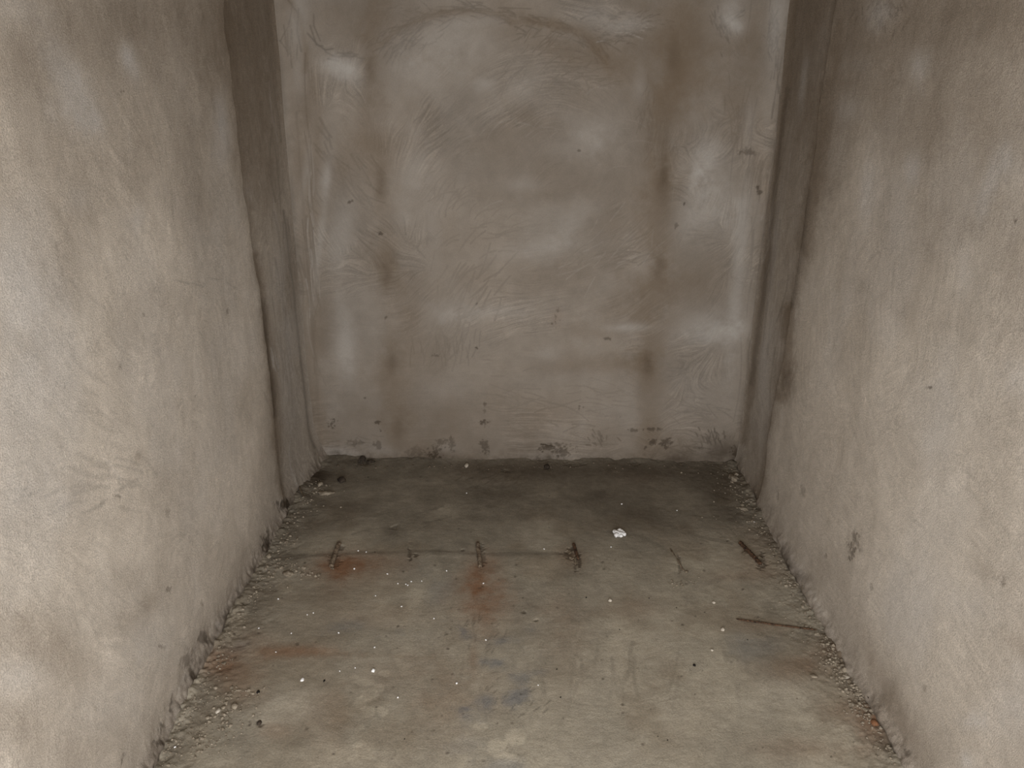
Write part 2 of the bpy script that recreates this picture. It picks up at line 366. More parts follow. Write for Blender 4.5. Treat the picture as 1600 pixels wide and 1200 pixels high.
W.hairs('val', 940, 686, 8, 60, 18, 8, 6, -0.54, .7)
W.hairs('val', 1090, 700, 26, 4, 12, 30, 6, -0.405, .7)
W.hairs('val', 560, 694, 20, 6, 16, 24, 6, -0.405, .8)
W.hairs('val', 485, 420, 120, 84, 20, 6, 110, -0.297, .9, 0, 2)
W.hairs('pale', 487, 400, 90, 84, 12, 5, 120, .45, 1.0, 0, 2)
W.hairs('val', 1172, 420, 120, 97, 24, 9, 180, -0.243, .9, 0, 2)
W.hairs('val', 1220, 90, 90, 96, 10, 5, 60, -0.405, .9, 0, 2)
W.hairs('pale', 900, 380, 40, -30, 30, 70, 30, .25, .9)
W.hairs('pale', 880, 200, 50, -10, 26, 60, 26, .25, .9, .8)
W.hairs('pale', 1100, 330, 40, 80, 16, 40, 40, .25, .9)
W.hairs('pale', 990, 40, 24, 10, 16, 20, 8, .6, 1.0)
# chips, specks, peeled spots
for x, y, rx, ry, a in [(594, 365, 3, 2.5, .8), (546, 316, 2.5, 2, .7), (550, 314, 1.5, 1.5, .6), (518, 662, 6, 5, .75), (590, 660, 4, 2, .8), (594, 671, 4, 3, .8), (755, 660, 8, 3.5, .8), (757, 632, 2, 2, .6), (757, 645, 1.5, 4, .4), (745, 545, 2.6, 2.2, .8), (683, 555, 6, 2, .5),
                     (1166, 238, 9, 4.5, .55), (1184, 293, 2, 4, .8), (1187, 299, 2.4, 3, .7), (1070, 318, 2.4, 2.6, .8), (1056, 353, 2, 3, .5), (880, 706, 16, 7, .65), (852, 700, 10, 3, .7), (848, 694, 3, 1.6, .95), (860, 697, 6, 1.6, .9), (868, 707, 10, 4, .4), (870, 694, 9, 2.5, .5), (757, 699, 6, 8, .6),
                     (690, 690, 10, 4, .5), (680, 706, 10, 9, .6), (706, 694, 4, 8, .5), (650, 705, 10, 6, .3), (1018, 671, 9, 2.2, .65), (985, 672, 9, 2, .6), (1019, 691, 5, 3, .75), (1040, 691, 6.5, 4, .7), (1008, 699, 2, 2, .6), (1041, 699, 3, 2, .6), (1093, 699, 4, 2, .5), (905, 640, 1.5, 2, .7), (912, 637, 1.5, 2, .6), (905, 635, 1.5, 1.5, .6),
                     (950, 530, 4, 1.5, .6), (745, 475, 2.5, 2, .6), (603, 496, 2, 2, .6), (800, 500, 1.5, 1.5, .4), (570, 622, 1.6, 1.6, .6), (904, 234, 2, 2, .6), (868, 498, 2, 8, .45), (875, 500, 3, 2, .6), (872, 487, 2, 5, .4), (863, 506, 2, 2, .6), (590, 697, 5, 5, .5), (560, 692, 8, 4, .4), (556, 690, 12, 3, .3), (920, 695, 5, 1.5, .4), (970, 650, 2, 2, .3), (1150, 705, 8, 6, .4)]:
    W.blob('dark', x, y, rx, ry, 0, a*.85, .6, .55, 'max')
    W.blob('h', x, y, rx, ry, 0, -.0015, .6, .55)
W.rust += 0
W.blob('rust', 870, 496, 10, 12, 30, .18)
# damp, dirty strip along the foot of the wall
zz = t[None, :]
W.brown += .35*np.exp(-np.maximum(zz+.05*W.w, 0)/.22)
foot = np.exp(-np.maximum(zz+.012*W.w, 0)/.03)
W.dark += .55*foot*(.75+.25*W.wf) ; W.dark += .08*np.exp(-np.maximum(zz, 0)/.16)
W.blob('dark', 1130, 700, 30, 18, 10, .45); W.blob('dark', 690, 712, 18, 9, 0, .3); W.blob('dark', 1100, 712, 50, 9, 0, .35); W.blob('dark', 1055, 716, 16, 5, 0, .4)
# soft darker line in both vertical corners
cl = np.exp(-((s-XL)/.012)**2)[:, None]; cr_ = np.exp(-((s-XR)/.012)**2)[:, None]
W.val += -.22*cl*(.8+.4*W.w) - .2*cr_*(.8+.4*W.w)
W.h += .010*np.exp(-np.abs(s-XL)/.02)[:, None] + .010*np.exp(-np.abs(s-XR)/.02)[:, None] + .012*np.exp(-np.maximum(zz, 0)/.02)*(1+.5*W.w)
W.line('h', [(466, 180), (478, 330), (489, 470), (499, 600), (503, 690)], 4, .004, .3)
W.line('h', [(612, 470), (618, 700)], 40, .0, .3)
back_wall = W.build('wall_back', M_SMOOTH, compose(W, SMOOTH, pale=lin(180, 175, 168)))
back_wall['label'] = 'back wall of grey trowelled plaster with brown damp columns'
#@@LEFT
# ================================================================== left wall
W = Surf((XL, 0, 0), (0, 1, 0), (0, 0, 1), (1, 0, 0),
         axis(-.75, YB+.02, .75, YB+.02, .004), axis(-.04, ZT, -.04, 1.9, .004), 200)
W.tmp = np.zeros(W.shape)
s, t = W.s, W.t; zz = t[None, :]
# boundary between sandy render (near) and the smooth corner strip
EDGE = [(345, -60), (352, 40), (366, 160), (378, 260), (392, 370), (404, 450), (414, 540), (424, 620), (434, 700), (446, 790)]
ep = np.array([W.un(*p) for p in EDGE])[::-1]
edge = np.interp(t, ep[:, 1], ep[:, 0])[None, :] + .006*W.w
strip = sstep(-.006, .006, s[:, None]-edge)
flows = [(60, 650, 150, 'd', 35, 1.0), (100, 450, 150, 'd', 60, .8), (150, 900, 150, 'd', 30, .8), (120, 760, 80, 'd', -20, .8), (450, 500, 60, 'd', 82, 1.5), (60, 1000, 120, 'd', 40, .9), (200, 200, 150, 'd', 65, .8), (440, 200, 60, 'd', 84, 1.4)]
br = W.brush(flows, 12, (0, 1, .25), 9)
W.val += .032*br*(1+.6*W.w) + .05*strip*br*.6
W.val += .07*fbm(s, t, 2.4, 1.6, 5, 211, .6) + .025*fbm(s, t, 40, 40, 3, 221)
W.h += .00008*br + .004*fbm(s, t, 1.8, 1.6, 3, 231) + .0006*fbm(s, t, 12, 12, 2, 241)
W.h += -.010*strip
W.pale += .2*sstep(.3, 1.3, fbm(s, t, 2.6, 2, 4, 261)); W.brown += .16*sstep(-.3, 1.5, fbm(s, t, 3.2, 2.2, 4, 271, .5))
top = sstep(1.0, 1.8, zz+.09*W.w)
W.brown += .45*top  # damp brown at the top, also painting in the light's upward falloff
W.line('brown', [(350, -20), (360, 90), (370, 180), (383, 280), (396, 380), (405, 440)], [18, 18, 15, 13, 10], .34, .3)
W.line('brown', [(402, 400), (412, 480), (421, 560), (430, 640), (437, 700), (444, 770)], [8, 9, 9, 9, 7], 1.0, .4)
W.line('dark', [(410, 470), (416, 520), (424, 590), (431, 650)], 5, .5, .4)
W.line('brown', [(428, 0), (440, 120), (452, 230), (462, 330), (474, 450)], 7, .38, .4)
for b in [(395, 60, 46, 120, 3, .4), (400, 230, 26, 90, 4, .35), (385, 70, 34, 110, 3, .5), (410, 180, 24, 90, 4, .42), (425, 280, 18, 60, 4, .5), (330, 40, 50, 60, 0, .35), (300, 70, 60, 60, 0, .28), (340, 130, 24, 60, 5, .25), (215, 262, 26, 60, 4, .4), (285, 240, 28, 80, 4, .28), (300, 330, 26, 40, 0, .3), (30, 90, 40, 60, 50, .3), (180, 60, 60, 50, 40, .28),
          (240, 20, 80, 30, 0, .25), (110, 60, 40, 40, 40, .2), (205, 965, 50, 20, -40, .5), (235, 942, 14, 14, 0, .4), (100, 1035, 70, 26, 28, .42), (60, 970, 60, 18, 30, .3), (15, 1005, 40, 30, 30, .32), (15, 1120, 40, 40, 40, .35), (215, 716, 6, 10, 0, .5), (200, 905, 26, 20, 0, .3), (190, 570, 10, 26, 0, .22), (150, 545, 8, 14, 0, .25),
          (230, 520, 40, 50, 0, .16), (250, 470, 40, 30, 20, .2), (200, 500, 26, 40, 0, .18), (300, 640, 30, 20, 0, .15), (150, 1160, 60, 40, -50, .3), (90, 420, 40, 40, 0, .2), (130, 330, 40, 30, 0, .15), (40, 540, 40, 40, 0, .18), (50, 820, 50, 30, 30, .15), (280, 750, 30, 40, 0, .14), (200, 790, 60, 30, -20, .12)]:
    W.blob('brown', *b[:5], b[5]*.72)
for b in [(206, 102, 12, 26, -20, .7), (196, 85, 10, 16, -20, .35), (120, 160, 36, 36, 45, .5), (80, 90, 24, 50, -35, .45), (140, 190, 24, 20, 40, .5), (345, 175, 12, 40, 4, .5), (350, 220, 12, 36, 4, .5), (210, 345, 14, 22, 0, .4), (30, 10, 40, 20, 20, .3), (120, 310, 16, 16, 0, .3), (40, 450, 50, 80, -25, .4), (30, 640, 60, 80, 0, .22),
          (80, 560, 60, 60, 0, .22), (440, 420, 14, 60, 6, .4), (455, 540, 12, 60, 4, .45), (462, 640, 14, 50, 4, .25), (330, 420, 36, 80, 0, .18), (30, 1060, 40, 30, 0, .3), (230, 1000, 40, 50, 0, .25), (180, 1100, 60, 40, -40, .25), (60, 790, 60, 40, 0, .25), (330, 700, 40, 60, 0, .14)]:
    W.blob('pale', *b)
W.hairs('val', 120, 740, 46, 15, 20, 60, 22, -0.176, 1.4)
W.hairs('val', 110, 775, 40, -18, 16, 40, 12, -0.243, 1.6)
W.hairs('val', 110, 640, 60, 35, 20, 60, 30, -0.135, 1.4)
W.hairs('val', 130, 960, 50, 45, 20, 60, 30, -0.135, 1.4)
W.hairs('val', 60, 480, 50, 55, 26, 40, 60, -0.135, 1.3)
W.hairs('val', 300, 445, 24, 15, 5, 20, 4, -0.297, 1.1)
W.hairs('pale', 60, 520, 60, 55, 40, 60, 120, .22, 1.4)
W.hairs('pale', 180, 300, 40, 70, 30, 100, 120, .2, 1.2)
W.hairs('val', 455, 420, 120, 83, 26, 14, 180, -0.27, 1.1, 0, 2)
W.hairs('pale', 448, 400, 90, 83, 16, 12, 160, .35, 1.1, 0, 2)
W.hairs('pale', 428, 575, 26, 80, 5, 2, 14, .8, 1.2, 0, 5)
for a, b in [((447, 330), (458, 420)), ((458, 420), (468, 520)), ((468, 520), (478, 620)), ((478, 620), (486, 700))]: W._hair('val', a, b, 1.6, -.42)
for x, y, rx, ry, a in [(188, 142, 4, 1.5, .75), (442, 788, 6, 7, .75), (440, 795, 3, 5, .5), (263, 800, 2, 4, .25), (187, 573, 2.5, 4, .3), (356, 486, 2, 4, .35), (184, 775, 6, 1.2, .5), (305, 618, 2, 2, .4), (323, 995, 5, 6, .5), (265, 920, 2.5, 4, .45), (255, 1010, 5, 2, .45), (192, 1185, 3, 9, .6), (147, 1105, 4, 5, .35), (318, 942, 3, 4, .3), (296, 1030, 7, 14, .4), (302, 1055, 4, 12, .4), (273, 1100, 3, 12, .55), (256, 1135, 4, 8, .6), (415, 845, 4, 13, .6), (418, 858, 6, 6, .5), (450, 1150, 1, 1, 0), (246, 1160, 4, 5, .5), (224, 490, 1.5, 1.5, .3), (100, 605, 2, 2, .3)]:
    W.blob('dark', x, y, rx, ry, 12, a, .6, .5, 'max')
    W.blob('h', x, y, rx, ry, 12, -.001, .6, .55)
# dirty foot with a torn mortar fillet
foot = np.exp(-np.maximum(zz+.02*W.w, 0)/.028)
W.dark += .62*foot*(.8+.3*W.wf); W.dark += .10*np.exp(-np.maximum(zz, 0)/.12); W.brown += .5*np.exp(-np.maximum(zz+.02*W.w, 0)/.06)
W.pale += .18*np.exp(-((zz-.045-.012*W.w)/.01)**2)*sstep(.1, .8, fbm(s, t, 14, 3, 3, 281))
W.h += .016*np.exp(-np.maximum(zz-.01+.012*W.w, 0)/.022)*(1+.22*fbm(s, t, 7, 7, 5, 283, .6))
W.h += .0012*sstep(.12, .0, zz)*fbm(s, t, 40, 30, 3, 285)
# the foot of the wall wanders a little in plan
FT = [(497, 735), (455, 792), (415, 865), (380, 915), (330, 1000), (300, 1060), (268, 1125), (235, 1200)]
fp = np.array([on_floor(*p) for p in FT])[::-1]
wob = np.interp(s, fp[:, 1], fp[:, 0]-XL)
W.h += np.clip(wob, -.03, .05)[:, None]*np.exp(-(np.maximum(zz, 0)/.1)**2)
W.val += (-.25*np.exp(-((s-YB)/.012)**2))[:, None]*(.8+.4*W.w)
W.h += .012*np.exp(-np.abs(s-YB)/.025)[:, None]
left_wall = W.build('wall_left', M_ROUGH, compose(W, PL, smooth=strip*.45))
left_wall['label'] = 'left wall of sandy grey render with a smooth strip by the corner'
#@@RIGHT
# ================================================================== right wall
W = Surf((XR, 0, 0), (0, 1, 0), (0, 0, 1), (-1, 0, 0),
         axis(-.75, YB+.02, .85, YB+.02, .004), axis(-.04, ZT, -.04, 1.9, .004), 300)
W.tmp = np.zeros(W.shape)
s, t = W.s, W.t; zz = t[None, :]
EDGE = [(1312, -60), (1300, 40), (1288, 130), (1274, 230), (1262, 320), (1250, 410), (1236, 490), (1226, 560), (1206, 650), (1186, 780)]
ep = np.array([W.un(*p) for p in EDGE])[::-1]
edge = np.interp(t, ep[:, 1], ep[:, 0])[None, :] + .006*W.w
strip = sstep(-.006, .006, s[:, None]-edge)
flows = [(1500, 400, 200, 'd', 100, .8), (1350, 900, 200, 'd', 55, .9), (1500, 1000, 200, 'd', 60, .8), (1200, 500, 60, 'd', 97, 1.5), (1240, 150, 60, 'd', 97, 1.4)]
br = W.brush(flows, 12, (0, 1, .25), 12)
W.val += .028*br*(1+.6*W.w) + .05*strip*br*.6
W.val += .06*fbm(s, t, 2.2, 1.5, 5, 311, .6) + .025*fbm(s, t, 40, 40, 3, 321)
W.h += .00008*br + .004*fbm(s, t, 1.8, 1.6, 3, 331) + .0006*fbm(s, t, 12, 12, 2, 341) - .010*strip
W.pale += .2*sstep(.3, 1.3, fbm(s, t, 2.6, 1.8, 4, 361)); W.brown += .16*sstep(-.3, 1.5, fbm(s, t, 3.2, 2.0, 4, 371, .5))
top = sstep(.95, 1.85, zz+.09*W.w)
W.brown += .5*top  # brown dampness up high, deepened in colour where the light fades
W.line('brown', [(1318, 0), (1304, 90), (1290, 180), (1272, 300), (1258, 390), (1244, 450), (1236, 490)], [22, 20, 18, 16, 12, 9], .48, .3)
W.line('brown', [(1234, 480), (1229, 560), (1222, 620)], 13, 1.0, .5)
W.blob('dark', 1228, 590, 11, 22, 0, .25); W.line('brown', [(1296, 130), (1282, 230), (1268, 310), (1256, 390)], 14, .5, .4)
W.line('dark', [(1266, 300), (1258, 360), (1248, 430), (1240, 480)], 6, .42, .4)
W.line('brown', [(1216, 600), (1206, 650), (1196, 710), (1186, 780)], 7, .65, .5)
W.line('brown', [(1240, 0), (1226, 120), (1210, 250), (1196, 380), (1182, 500), (1170, 600), (1158, 690)], 7, .65, .4)
W.line('dark', [(1226, 140), (1206, 300), (1186, 480), (1170, 600)], 3.5, .28, .5)
for b in [(1262, 60, 44, 120, 4, .4), (1230, 300, 24, 120, 5, .3), (1270, 40, 34, 90, 5, .5), (1255, 150, 16, 70, 5, .4), (1340, 80, 50, 70, 10, .55), (1420, 50, 60, 50, 0, .4), (1500, 20, 90, 50, 0, .45), (1580, 20, 60, 50, 0, .45), (1228, 588, 12, 20, 0, .55), (1232, 510, 14, 24, 0, .4), (1300, 200, 24, 60, 10, .4), (1290, 290, 20, 40, 5, .3), (1420, 490, 20, 26, 0, .42), (1440, 400, 30, 60, 15, .3), (1345, 445, 12, 14, 0, .3),
          (1460, 200, 60, 60, 10, .32), (1390, 170, 24, 50, 0, .28), (1540, 180, 40, 70, 10, .3), (1480, 330, 50, 40, 0, .22), (1390, 235, 20, 20, 0, .25), (1175, 660, 10, 60, 5, .4), (1200, 420, 14, 50, 5, .25), (1335, 855, 10, 22, 0, .4), (1540, 890, 30, 14, 30, .3), (1590, 1010, 30, 12, 40, .35), (1440, 730, 26, 20, 0, .15), (1350, 990, 14, 60, -20, .32), (1410, 1130, 14, 60, -28, .4),
          (1380, 1060, 14, 50, -28, .3), (1290, 880, 20, 40, -30, .25), (1580, 400, 30, 60, 0, .2), (1500, 500, 30, 30, 0, .2), (1550, 660, 40, 30, 0, .14)]:
    W.blob('brown', *b[:5], b[5]*.72)
for b in [(1376, 16, 20, 22, 10, .7), (1368, 40, 14, 14, 0, .5), (1440, 112, 13, 34, 5, .6), (1430, 100, 16, 20, 0, .3), (1430, 262, 13, 22, 0, .65), (1430, 290, 10, 16, 0, .3), (1328, 170, 18, 22, 0, .5), (1252, 125, 6, 40, 6, .6), (1358, 300, 11, 40, 4, .45), (1550, 285, 14, 50, 25, .55), (1540, 330, 14, 30, 20, .4), (1345, 100, 20, 20, 0, .25), (1510, 420, 12, 40, 5, .3),
          (1590, 590, 26, 30, 0, .4), (1480, 560, 16, 50, 10, .25), (1450, 650, 60, 60, 0, .2), (1575, 1105, 40, 50, 0, .5), (1512, 1190, 10, 14, 0, .7), (1520, 1128, 18, 12, 0, .4), (1300, 560, 16, 60, 4, .22), (1300, 470, 30, 60, 0, .15), (1400, 940, 60, 60, 0, .2), (1500, 950, 60, 30, 0, .18), (1205, 400, 6, 90, 6, .35), (1190, 600, 8, 70, 5, .35), (1575, 250, 20, 26, 0, .3), (1400, 350, 20, 60, 0, .2)]:
    W.blob('pale', *b)
W.hairs('val', 1372, 22, 14, 110, 30, 16, 14, -0.54, 1.0)
W.hairs('val', 1400, 10, 12, 60, 16, 10, 8, -0.54, 1.0)
W.hairs('val', 1205, 350, 130, 97, 28, 14, 180, -0.27, 1.1, 0, 2)
W.hairs('pale', 1212, 330, 100, 97, 14, 12, 160, .3, 1.1, 0, 2)
W.hairs('pale', 1500, 300, 40, 100, 40, 80, 160, .2, 1.2)
W.hairs('val', 1500, 300, 40, 100, 30, 80, 160, -0.108, 1.2)
W.hairs('pale', 1480, 900, 40, 55, 40, 90, 140, .16, 1.4)
for x, y, rx, ry, a in [(1335, 838, 3, 10, .55), (1330, 850, 5, 8, .5), (1332, 864, 3, 7, .5), (1328, 872, 3, 3, .6), (1341, 848, 3, 12, .35), (1452, 605, 4, 1.6, .65), (1442, 593, 1.5, 1.5, .35), (1363, 917, 2, 4, .3), (1290, 867, 2, 4, .3), (1420, 1178, 3, 7, .6), (1565, 910, 3, 6, .35), (1590, 345, 2, 2, .6), (1591, 600, 2, 2, .3), (1215, 775, 2, 9, .35), (1256, 770, 3, 8, .3), (1443, 1075, 3, 4, .25), (1418, 850, 1, 1, .3), (1593, 945, 2, 3, .3)]:
    W.blob('dark', x, y, rx, ry, 0, a, .7, .5, 'max')
    W.blob('h', x, y, rx, ry, 0, -.0008, .6, .55)
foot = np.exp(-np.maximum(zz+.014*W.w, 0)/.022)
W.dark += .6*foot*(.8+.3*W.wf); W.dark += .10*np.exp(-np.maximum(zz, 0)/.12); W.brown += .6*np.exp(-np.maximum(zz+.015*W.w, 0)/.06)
# mortar ridge running along the foot
W.h += .014*np.exp(-np.maximum(zz-.012+.01*W.w, 0)/.02)*(1+.2*fbm(s, t, 7, 7, 5, 383, .6))
W.line('h', [(1225, 840), (1255, 895), (1285, 950), (1310, 1000), (1345, 1060), (1380, 1120), (1425, 1195)], 5, .007, .5)
W.line('pale', [(1216, 825), (1255, 890), (1285, 945), (1310, 995)], 2.2, .15, .7)
W.line('pale', [(1360, 1095), (1385, 1140), (1420, 1195)], 3, .15, .7)
W.line('dark', [(1235, 860), (1245, 885), (1262, 905)], 7, .3, .6)
FT = [(1147, 716), (1160, 745), (1185, 790), (1210, 840), (1245, 898), (1275, 952), (1310, 1012), (1332, 1052), (1372, 1112), (1420, 1200)]
fp = np.array([on_floor(*p) for p in FT])[::-1]
wob = np.interp(s, fp[:, 1], XR-fp[:, 0])
W.h += np.clip(wob, -.03, .05)[:, None]*np.exp(-(np.maximum(zz, 0)/.1)**2)
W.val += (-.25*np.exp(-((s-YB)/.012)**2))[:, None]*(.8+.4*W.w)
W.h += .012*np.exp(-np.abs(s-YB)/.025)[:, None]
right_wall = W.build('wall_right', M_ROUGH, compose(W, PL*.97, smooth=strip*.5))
right_wall['label'] = 'right wall of sandy grey render with brown stain near the corner'
#@@FLOOR
# ================================================================== floor
W = Surf((0, 0, 0), (1, 0, 0), (0, 1, 0), (0, 0, 1),
         axis(XL-.06, XR+.06, XL-.06, XR+.06, .003), axis(-.75, YB+.03, 1.2, YB+.03, .003), 400)
W.tmp = np.zeros(W.shape)
s, t = W.s, W.t; ty = t[None, :]; sx = s[:, None]
flows = [(800, 760, 300, 'd', 3, 1), (600, 1030, 200, 'd', 2, .8), (1000, 1050, 250, 'd', 95, .6), (1100, 1150, 200, 'd', 10, .4)]
br = W.brush(flows, 10, (1, 0, .2), 15)
W.val += .03*br*sstep(-.8, .8, fbm(s, t, 4, 4, 3, 401))
W.val += .11*fbm(s, t, 3, 3, 6, 411, .65) + .06*fbm(s, t, 22, 22, 4, 421) + .05*fbm(s, t, 9, 1.6, 3, 425)
W.h += .0003*fbm(s, t, 40, 40, 3, 431) + .002*fbm(s, t, 3, 3, 3, 441) + .00008*br
W.brown += .4*sstep(.1, 1.4, fbm(s, t, 4, 4, 5, 471))
W.pale += .18*sstep(.4, 1.4, fbm(s, t, 6, 6, 5, 461))
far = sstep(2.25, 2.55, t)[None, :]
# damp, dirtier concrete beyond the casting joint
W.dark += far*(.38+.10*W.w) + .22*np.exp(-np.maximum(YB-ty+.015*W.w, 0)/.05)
W.line('dark', [(420, 876), (500, 868), (575, 864), (680, 861), (735, 866), (760, 866), (830, 864), (895, 867)], 2.6, .32, .7)
W.line('pale', [(470, 874), (560, 869), (640, 868), (720, 871)], 2.5, .25, .7)
W.line('dark', [(955, 832), (1005, 838), (1045, 862), (1062, 876)], 2.5, .22, .7)
sj = W.un(700, 865)
W.h -= .0015*sstep(-.02, .02, ty-sj[1]-.01*W.w)
for b in [(500, 745, 36, 18, 0, .3), (560, 723, 30, 5, 0, .3), (760, 735, 60, 12, 0, .2), (860, 735, 80, 12, 0, .3), (1000, 735, 70, 12, 0, .25), (1100, 745, 50, 22, 0, .3), (1130, 775, 40, 24, 20, .2), (500, 790, 40, 10, 0, .2), (760, 770, 60, 14, 0, .2), (890, 775, 90, 20, 0, .2), (1000, 800, 60, 20, 0, .18),
          (614, 830, 14, 8, 0, .25), (440, 870, 30, 30, 0, .25), (470, 830, 40, 20, 0, .2), (400, 960, 14, 30, 20, .25), (1040, 900, 50, 10, 0, .15), (1180, 905, 60, 14, 0, .15), (1210, 850, 14, 36, -25, .3), (1270, 920, 22, 30, -30, .25), (1305, 1010, 20, 26, -30, .35), (1340, 1080, 16, 26, -30, .3), (1385, 1150, 14, 30, -30, .3),
          (345, 1050, 20, 40, 30, .2), (310, 1110, 16, 40, 30, .25), (270, 1170, 20, 30, 30, .3), (400, 925, 26, 18, 0, .25), (425, 935, 14, 20, 0, .2), (904, 898, 30, 7, 0, .15), (885, 890, 12, 12, 0, .2), (830, 940, 16, 14, 0, .15)]:
    W.blob('dark', *b)
for b in [(545, 890, 30, 18, 5, .62), (520, 895, 22, 14, 0, .4), (590, 882, 30, 12, 0, .3), (748, 915, 22, 28, 3, .68), (752, 895, 16, 20, 0, .4), (755, 950, 30, 24, 0, .4), (757, 985, 16, 16, 0, .2), (740, 1030, 5, 18, 0, .25), (895, 868, 16, 12, 0, .3), (1305, 1020, 34, 15, -5, .42), (1240, 1040, 40, 14, -5, .22), (1365, 1130, 22, 20, 0, .5), (1330, 1110, 30, 12, 0, .3), (1190, 975, 26, 8, 5, .2),
          (335, 1035, 22, 12, 0, .4), (370, 1055, 26, 22, 0, .38), (430, 1020, 60, 7, 0, .4), (480, 1018, 40, 6, 0, .3), (400, 1000, 20, 12, 0, .25), (1185, 880, 26, 16, 20, .22), (1190, 845, 28, 16, 10, .18), (1160, 900, 40, 6, 0, .2), (880, 955, 26, 26, 0, .18), (640, 1050, 60, 26, 0, .16), (600, 960, 50, 14, 0, .15), (1000, 950, 30, 12, 0, .18), (880, 1010, 40, 40, 0, .1),
          (430, 1140, 16, 8, 0, .22), (700, 1090, 60, 20, 0, .12), (1260, 1170, 60, 14, 0, .22), (800, 735, 60, 12, 0, .12), (1000, 745, 40, 14, 0, .14), (510, 1120, 20, 40, 0, .12), (685, 1130, 30, 30, 0, .12)]:
    W.blob('rust', b[0], b[1], b[2]*1.3, b[3]*1.3, b[4], b[5]*1.05)
W.blob('rust', 1366, 1128, 6, 7, 0, .5)
for b in [(723, 983, 12, 6, 30, .6), (732, 994, 12, 6, 0, .6), (782, 1003, 22, 6, 0, .55), (832, 985, 10, 8, 0, .4), (775, 1035, 18, 7, 0, .6), (757, 1094, 10, 7, 0, .65), (810, 1090, 14, 9, 0, .65), (722, 1107, 16, 5, 0, .6), (732, 1118, 20, 10, 0, .45), (815, 1060, 12, 6, 0, .5), (540, 980, 26, 8, 0, .35), (620, 990, 30, 8, 0, .25), (840, 1050, 12, 5, 0, .3), (1190, 1010, 40, 14, 0, .3), (380, 1010, 24, 10, -20, .35), (790, 1195, 30, 10, 0, .4), (728, 1165, 20, 8, 0, .2), (640, 900, 40, 20, 0, .15), (690, 915, 20, 20, 0, .2)]:
    W.blob('blue', *b, .8)
for b in [(430, 1120, 60, 22, -12, .4), (470, 1095, 50, 16, -20, .35), (350, 1190, 40, 14, 0, .2), (640, 1005, 50, 16, 0, .25), (1030, 1010, 20, 40, 0, .3), (1180, 1100, 70, 26, -5, .4), (930, 1110, 40, 50, 0, .3), (1250, 1075, 60, 14, -5, .3), (1060, 1100, 30, 30, 0, .3), (620, 970, 40, 8, 0, .25), (830, 930, 36, 10, 0, .25), (610, 1180, 50, 30, 0, .25), (900, 1180, 60, 26, 0, .3), (700, 1020, 16, 8, 0, .4), (820, 838, 26, 6, -10, .35), (450, 900, 26, 8, -15, .5), (430, 890, 14, 6, -20, .4), (1000, 1180, 60, 20, 0, .25),
          (500, 772, 16, 4, 8, .45), (1145, 745, 8, 7, 0, .45), (1157, 792, 12, 5, 20, .45), (1165, 803, 12, 3, 20, .4), (1110, 828, 20, 3, 0, .1), (1165, 870, 8, 4, 20, .45), (770, 755, 26, 4, 0, .3), (850, 815, 12, 2, 0, .35), (920, 870, 20, 4, 20, .25), (1320, 1058, 6, 3, 0, .5)]:
    W.blob('pale', *b)
# light round drip marks
for b in [(530, 1120, 14, 60, 0, .3), (690, 1040, 12, 30, 0, .25), (640, 1150, 14, 50, 0, .2), (880, 1030, 30, 60, 0, .16), (985, 1060, 20, 60, 0, .16), (1080, 1130, 30, 60, 0, .14), (460, 1025, 60, 8, 0, .2)]:
    W.blob('brown', *b)
for x, y, rx, ry in [(578, 1086, 15, 10), (570, 1172, 19, 15), (563, 1098, 12, 10), (598, 1112, 10, 9), (575, 1112, 12, 10), (592, 1075, 10, 7), (565, 1135, 7, 5), (805, 1152, 17, 14), (778, 1168, 17, 14), (595, 1196, 11, 8), (553, 1186, 10, 8), (570, 1066, 18, 6), (792, 1185, 18, 9), (602, 1052, 10, 5), (555, 1058, 8, 4), (750, 1135, 12, 6), (505, 1015, 18, 6)]:
    W.blob('val', x, y, rx, ry, 0, .29, .1, .8)
    W.blob('val', x, y+.5, rx*1.25, ry*1.25, 0, -.06, .1, .8)
W.line('brown', [(400, 1018), (470, 1020), (560, 1024), (680, 1027)], 4, .25, .7)
W.hairs('pale', 560, 1030, 30, 2, 30, 70, 6, .3, 1.2)
W.hairs('pale', 770, 757, 14, 2, 30, 24, 6, .35, .9)
W.hairs('val', 770, 755, 12, -20, 20, 24, 6, -0.472, .9)
W.hairs('val', 800, 1095, 12, -40, 20, 24, 16, -0.472, 1.0)
W.hairs('val', 740, 1000, 12, -60, 20, 40, 20, -0.405, 1.0)
W.hairs('val', 620, 815, 60, -14, 12, 50, 10, -0.216, .9)
W.hairs('val', 1120, 830, 60, 8, 16, 60, 20, -0.189, .9)
W.hairs('val', 900, 1050, 60, 95, 30, 120, 50, -0.121, 2.2)
W.hairs('pale', 1000, 1050, 70, 94, 24, 100, 50, .16, 2.6)
rg = random.Random(5)
for _ in range(260):                                     # pits and specks of dirt
    x, y = rg.uniform(300, 1380), 730+470*rg.random()**.8
    r = rg.uniform(.7, 1.8)
    W.blob('dark', x, y, r*1.3, r, 0, rg.uniform(.25, .7), .3, .5, 'max')
